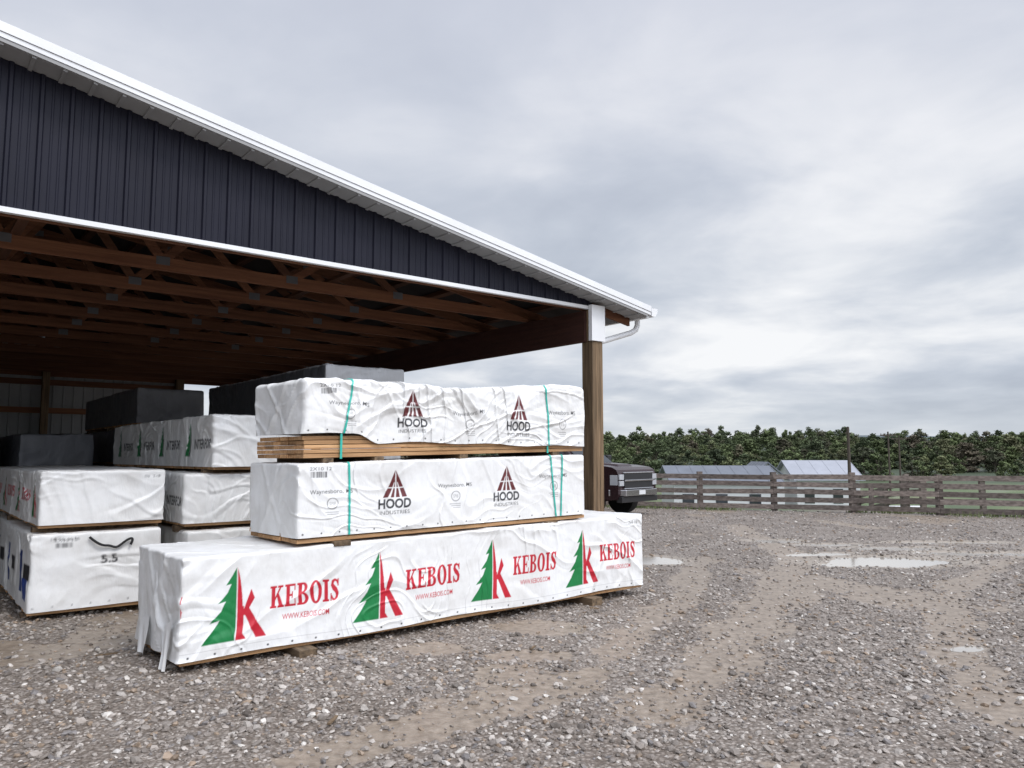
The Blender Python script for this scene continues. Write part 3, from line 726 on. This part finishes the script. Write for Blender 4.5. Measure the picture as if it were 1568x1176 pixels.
def pole(x,y,top,arm=True,r=.13):
    t=float(terr(np.array([float(x)]),np.array([float(y)]))[0][0]);mb=MB();mb.cyl((0,0,t-.2),(0,0,top),r,r*.7,10)
    if arm:
        mb.box(-1.1,1.1,-.07,.07,top-.6,top-.44)
        for a in (-1.0,-.4,.4,1.0):mb.cyl((a,0,top-.44),(a,0,top-.25),.06,.05,6)
    else:
        mb.cyl((-.12,0,top-.25),(.12,0,top-.25),.03,.03,6)
    e=empty('utility_pole',(x,y,0));mb.obj('pole',[M['pole']],e)
pole(14.1,32.5,2.85,False,.08);pole(53.4,110,5.2,True,.15);pole(57.4,115,4.8,True,.15)
# ---------------------------------------------------------------- trees
lm=bpy.data.materials.new('foliage_hazed');lm.use_nodes=True;N=lm.node_tree.nodes;L=lm.node_tree.links;b=N['Principled BSDF'];b.inputs['Roughness'].default_value=.8;b.inputs['Specular IOR Level'].default_value=.15
oi=N.new('ShaderNodeObjectInfo')
col=ramp(oi.outputs['Random'],[(0,(.07,.092,.05)),(.2,(.11,.14,.065)),(.38,(.15,.185,.085)),(.55,(.07,.09,.052)),(.72,(.135,.115,.085)),(.85,(.17,.19,.095)),(1,(.085,.11,.06))])  # distance haze put into the leaf colours, greyed and lightened
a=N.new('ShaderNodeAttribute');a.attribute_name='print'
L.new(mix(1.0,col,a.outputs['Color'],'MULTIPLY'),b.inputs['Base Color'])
def tree_mesh(seed):
    r=np.random.default_rng(seed);V=[];F=[];C=[]
    nb=r.integers(20,28);H=r.uniform(9,12)
    cs=[]
    for i in range(nb):
        h=r.uniform(.06,1.0);rad=(1-max(0,h-.5)*1.5)*H*.36*r.uniform(.35,1.0);t=r.uniform(0,6.28)
        cs.append((rad*math.cos(t),rad*math.sin(t),h*H*.95,H*r.uniform(.07,.13)))
    for (x_,y_,z_,rr2) in cs:
        sh=r.uniform(.65,1.3)
        for j in range(55):
            d=r.normal(size=3);d/=np.linalg.norm(d);p=np.array([x_,y_,z_])+d*rr2*r.uniform(.5,1.15)*np.array([1.1,1.1,.85])
            u=r.normal(size=3);u/=np.linalg.norm(u);w=np.cross(u,d+r.normal(size=3)*.5);w/=np.linalg.norm(w)+1e-6;s_=r.uniform(.22,.46)
            k0=len(V);V+=[p-u*s_,p+w*s_*.7,p+u*s_,p-w*s_*.7];F.append((k0,k0+1,k0+2,k0+3))
            c_=sh*r.uniform(.85,1.15)*(.85+.3*d[2]);C+=[(c_,c_,c_)]*4  # top light put into the tone: leaves paler on each clump's upper side
    return np.array(V),np.array(F),np.array(C),cs,H
variants=[]
for i in range(7):
    V,F,C,cs,H=tree_mesh(100+i)
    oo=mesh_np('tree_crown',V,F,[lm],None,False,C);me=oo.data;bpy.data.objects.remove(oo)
    mb=MB();mb.cyl((0,0,-1),(0,0,H*.75),.28,.06,7)
    for c_ in cs[:9]:mb.cyl((0,0,c_[2]*.55),(c_[0],c_[1],c_[2]),.1,.03,5)
    oo=mb.obj('tree_trunk',[M['bark']]);mt=oo.data;bpy.data.objects.remove(oo);variants.append((me,mt))
T=empty('distant_tree_line');rr=random.Random(11)
def plant(x,y,s,tr=True,wd=1.0):
    t=float(terr(np.array([float(x)]),np.array([float(y)]))[0][0]);me,mt=rr.choice(variants);rzz=rr.uniform(0,6.28);sw=s*rr.uniform(.9,1.35)*wd
    for m_,nm in ((me,'crown'),(mt,'trunk'))[:2 if tr else 1]:
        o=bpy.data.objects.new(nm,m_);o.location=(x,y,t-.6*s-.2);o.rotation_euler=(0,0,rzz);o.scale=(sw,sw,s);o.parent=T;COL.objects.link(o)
yy=165;row=0
while yy<392:
    sp=6.0;x=-yy*.08-8
    while x<yy*.80+12:
        g_=.5+.5*math.sin(x*.035+yy*.11)+.3*math.sin(x*.11+1.3*row)
        base=.36 if yy<185 else .52
        s=base*(1+.15*g_)*rr.choice((.65,.8,.95,1.05,1.2,1.45))
        plant(x+rr.uniform(-3,3),yy+rr.uniform(-8,8),s,yy<200,1.3 if yy<200 else 1.15)
        x+=sp*rr.uniform(.5,1.4)
    x=-yy*.8
    while x<-yy*.08-8:
        plant(x,yy+rr.uniform(-8,8),rr.uniform(.5,.8),False,1.4);x+=sp*3
    yy+=13;row+=1
# a few taller emergent trees that break the skyline
for i in range(46):
    yq=rr.uniform(300,385);plant(rr.uniform(.08,.72)*yq,yq,rr.uniform(.75,1.02),False,.85)
hx=np.linspace(-1800,2600,160);hv=[]
for r_ in range(3):
    for xx in hx: hv.append((xx,1500+r_*250,[-5,26,40][r_]))
hv=np.array(hv);h1=fbm(np.stack([hx*.002,0*hx,0*hx],1),3,4)*16+sst(200,900,hx)*16
for r_ in range(1,3):hv[r_*160:(r_+1)*160,2]+=h1
hm_=mat('far_hill',(.10,.125,.14),.95,0,.2,.01)
mesh_np('hills',hv,gridf(3,160),[hm_],None,True)
nbl=9000;gxx=rng.uniform(-4,30,nbl);off_=rng.normal(.35,.4,nbl);bx=4+.922*gxx+.388*off_;by=24.6-.388*gxx+.922*off_
pn=fbm(np.stack([bx,by,0*bx],1)*.8,3,3);kp=pn>-.05;bx=bx[kp];by=by[kp];n=len(bx)
hgt=rng.uniform(.05,.20,n);dx=rng.normal(0,.05,n);t_,_=terr(bx,by)
Vg=np.stack([np.stack([bx-.012,by,t_],1),np.stack([bx+.012,by,t_],1),np.stack([bx+dx,by+dx*.5,t_+hgt],1)],1).reshape(-1,3)
gmm=mat('grass_blades',(.08,.12,.035),.8,0,0,.8,col2=(.16,.18,.08))
mesh_np('grass',Vg,np.arange(3*n).reshape(-1,3),[gmm],None,False)
# ---------------------------------------------------------------- pickup truck
t=empty('pickup_truck',(3.42,21.2,0),math.radians(-40))
def arch(cx,r,n=10):return [(cx+r*math.cos(math.pi*i/n),.42+r*math.sin(math.pi*i/n)*.98) for i in range(n+1)]
poly=[(0,.62),(-.05,.48),(-.46,.46)]+arch(-1.0,.5)+[(-1.5,.46),(-4.05,.46)]+arch(-4.6,.5)+[(-5.1,.5),(-5.85,.56),(-5.85,1.38),(-3.85,1.38),(-3.8,1.38),(-1.5,1.38),(-1.2,1.41),(-.6,1.38),(-.2,1.33),(-.06,1.26),(-.01,1.15)]
mb=MB();mb.prism(poly,-.98,.98);mb.obj('body',[M['red']],t,bevel=.06)
mb=MB()
def cab(x0b,x0t,x1t,x1b,zb_,zt_,wb,wt,mi=0):
    mb.hexa([(x1b,-wb,zb_),(x0b,-wb,zb_),(x0b,wb,zb_),(x1b,wb,zb_),(x1t,-wt,zt_),(x0t,-wt,zt_),(x0t,wt,zt_),(x1t,wt,zt_)],mi)
cab(-1.25,-1.95,-3.55,-3.75,1.36,1.93,.93,.76);mb.obj('cab',[M['red']],t,bevel=.04)
mb=MB();mb.hexa([(-1.15,-.45,1.39),(-.35,-.38,1.34),(-.35,.38,1.34),(-1.15,.45,1.39),(-1.15,-.38,1.45),(-.45,-.32,1.41),(-.45,.32,1.41),(-1.15,.38,1.45)]);mb.obj('hood_bulge',[M['red']],t,bevel=.02)
mb=MB()
mb.hexa([(-1.36,-.80,1.43),(-1.36,.80,1.43),(-1.86,.68,1.86),(-1.86,-.68,1.86),(-1.32,-.80,1.45),(-1.32,.80,1.45),(-1.83,.68,1.88),(-1.83,-.68,1.88)])
for sg in(-1,1):
    mb.hexa([(-1.6,sg*.925,1.45),(-2.55,sg*.925,1.45),(-2.55,sg*.80,1.86),(-2.0,sg*.80,1.86),(-1.6,sg*.94,1.45),(-2.55,sg*.94,1.45),(-2.55,sg*.815,1.86),(-2.0,sg*.815,1.86)])
    mb.hexa([(-2.65,sg*.925,1.45),(-3.55,sg*.925,1.45),(-3.42,sg*.80,1.86),(-2.65,sg*.80,1.86),(-2.65,sg*.94,1.45),(-3.55,sg*.94,1.45),(-3.42,sg*.815,1.86),(-2.65,sg*.815,1.86)])
mb.obj('windows',[M['glass']],t)
mb=MB();mb.box(-.03,.045,-.72,.72,.78,1.17);mb.box(-.1,.08,-.92,.92,.40,.55);mb.obj('grille',[M['grille']],t,bevel=.01)
mb=MB();mb.box(.046,.08,-.74,.74,.955,1.0)
mb.box(.0,.065,-.76,.76,1.17,1.20);mb.box(.0,.065,-.76,.76,.755,.78)
mb.hexa([(-.30,-1.0,.57),(.14,-.80,.57),(.14,.80,.57),(-.30,1.0,.57),(-.30,-1.0,.735),(.14,-.80,.735),(.14,.80,.735),(-.30,1.0,.735)])
mb.obj('chrome_bumper_and_bars',[M['chrome']],t,bevel=.02)
mb=MB()
for sg in(-1,1):
    for z0_,z1_ in ((.84,.97),(1.0,1.14)):
        a,b_=sorted((sg*.745,sg*.965));mb.box(-.12,.035,a,b_,z0_,z1_)
    a,b_=sorted((sg*.985,sg*.995));mb.box(-.25,-.02,a,b_,.86,1.12)
mb.obj('headlamps',[M['lamp']],t,bevel=.02)
mb=MB();mb.box(.141,.148,-.16,.16,.60,.71);mb.obj('number_plate',[M['barnwhite']],t)
mb=MB()
for sg in(-1,1):
    a,b_=sorted((sg*.99,sg*1.2));mb.box(-1.72,-1.6,a,b_,1.42,1.66)
mb.obj('mirrors',[M['grille']],t,bevel=.02)
for wx in(-1.0,-4.6):
    for sg in(-1,1):
        mb=MB();mb.cyl((wx,sg*.70,.43),(wx,sg*.99,.43),.43,.43,28,0);mb.cyl((wx,sg*.985,.43),(wx,sg*1.0,.43),.25,.24,20,1)
        for a in range(6):
            th=a*math.pi/3;mb.beam((wx,sg*1.005,.43),(wx+.22*math.cos(th),sg*1.005,.43+.22*math.sin(th)),.05,.02,1)
        mb.obj('wheel',[M['black'],M['rim']],t)
# ---------------------------------------------------------------- world & light
sv=Vector((.62,-.50,0)).normalized()*math.cos(math.radians(54));sv.z=math.sin(math.radians(54))
w=bpy.data.worlds.new('World');S.world=w;w.use_nodes=True;N=w.node_tree.nodes;L=w.node_tree.links
bg=N['Background'];sky=N.new('ShaderNodeTexSky');sky.sky_type='NISHITA';sky.sun_disc=False;sky.sun_elevation=math.radians(54);sky.sun_rotation=math.atan2(sv.x,sv.y)
L.new(sky.outputs[0],bg.inputs['Color']);bg.inputs['Strength'].default_value=.08
tcg=nd('ShaderNodeTexCoord').outputs['Generated'];sp_=nd('ShaderNodeSeparateXYZ');L.new(tcg,sp_.inputs[0])
def mth(op,a,b_=None,c_=None,cl=False):
    m=N.new('ShaderNodeMath');m.operation=op;m.use_clamp=cl
    for i,v in enumerate((a,b_,c_)):
        if v is None:continue
        if hasattr(v,'links'):L.new(v,m.inputs[i])
        else:m.inputs[i].default_value=v
    return m.outputs[0]
zz=mth('ADD',mth('MAXIMUM',sp_.outputs[2],0.0),.17)
cx_=nd('ShaderNodeCombineXYZ');L.new(mth('DIVIDE',sp_.outputs[0],zz),cx_.inputs[0]);L.new(mth('DIVIDE',sp_.outputs[1],zz),cx_.inputs[1])
def noise(scale,det,dist,off,rough=.55):
    mp=N.new('ShaderNodeMapping');mp.inputs['Location'].default_value=off;L.new(cx_.outputs[0],mp.inputs['Vector'])
    n=nd('ShaderNodeTexNoise',Scale=scale,Detail=det,Distortion=dist,Roughness=rough);L.new(mp.outputs[0],n.inputs['Vector']);return n.outputs['Fac']
n1=noise(.62,6.,.4,(1.3,2.1,0),.5);n2=noise(1.9,8.,.3,(5.2,.3,0),.52)
den=mth('ADD',mth('MULTIPLY',n1,.6),mth('MULTIPLY',n2,.4))
cc=ramp(den,[(.37,(.46,.51,.60)),(.45,(.56,.61,.695)),(.51,(.68,.72,.79)),(.56,(.82,.845,.89)),(.62,(.96,.97,.99))])
up=mth('MULTIPLY',mth('SUBTRACT',sp_.outputs[2],.22),3.2,cl=True)
cc=mix(mth('MULTIPLY',up,.6),cc,(.66,.685,.79))
hz=mth('SUBTRACT',1.0,mth('MULTIPLY',sp_.outputs[2],10.0),cl=True)
cc=mix(mth('MULTIPLY',hz,.5),cc,(.73,.77,.795))
dt=N.new('ShaderNodeVectorMath');dt.operation='DOT_PRODUCT';L.new(tcg,dt.inputs[0]);dt.inputs[1].default_value=sv
gl=N.new('ShaderNodeMapRange');gl.interpolation_type='SMOOTHSTEP';gl.inputs['From Min'].default_value=.45;gl.inputs['From Max'].default_value=1;gl.inputs['To Min'].default_value=1;gl.inputs['To Max'].default_value=3.8
L.new(dt.outputs['Value'],gl.inputs['Value'])
b2=N.new('ShaderNodeBackground');L.new(cc,b2.inputs['Color']);L.new(gl.outputs[0],b2.inputs['Strength'])
ms=N.new('ShaderNodeMixShader');ms.inputs[0].default_value=.96;L.new(bg.outputs[0],ms.inputs[1]);L.new(b2.outputs[0],ms.inputs[2]);L.new(ms.outputs[0],N['World Output'].inputs['Surface'])
sl=bpy.data.lights.new('sun','SUN');sl.energy=1.45;sl.angle=math.radians(15);sl.color=(1,.95,.88)
so=bpy.data.objects.new('sun',sl);so.rotation_euler=(-sv).to_track_quat('-Z','Y').to_euler();COL.objects.link(so)
# ---------------------------------------------------------------- camera
cam=bpy.data.cameras.new('camera');cam.sensor_width=36;cam.lens=27.18;cam.clip_end=8000
co=bpy.data.objects.new('camera',cam);co.location=(0,0,1.6);co.rotation_euler=(math.radians(90+5.4),0,0);COL.objects.link(co);S.camera=co
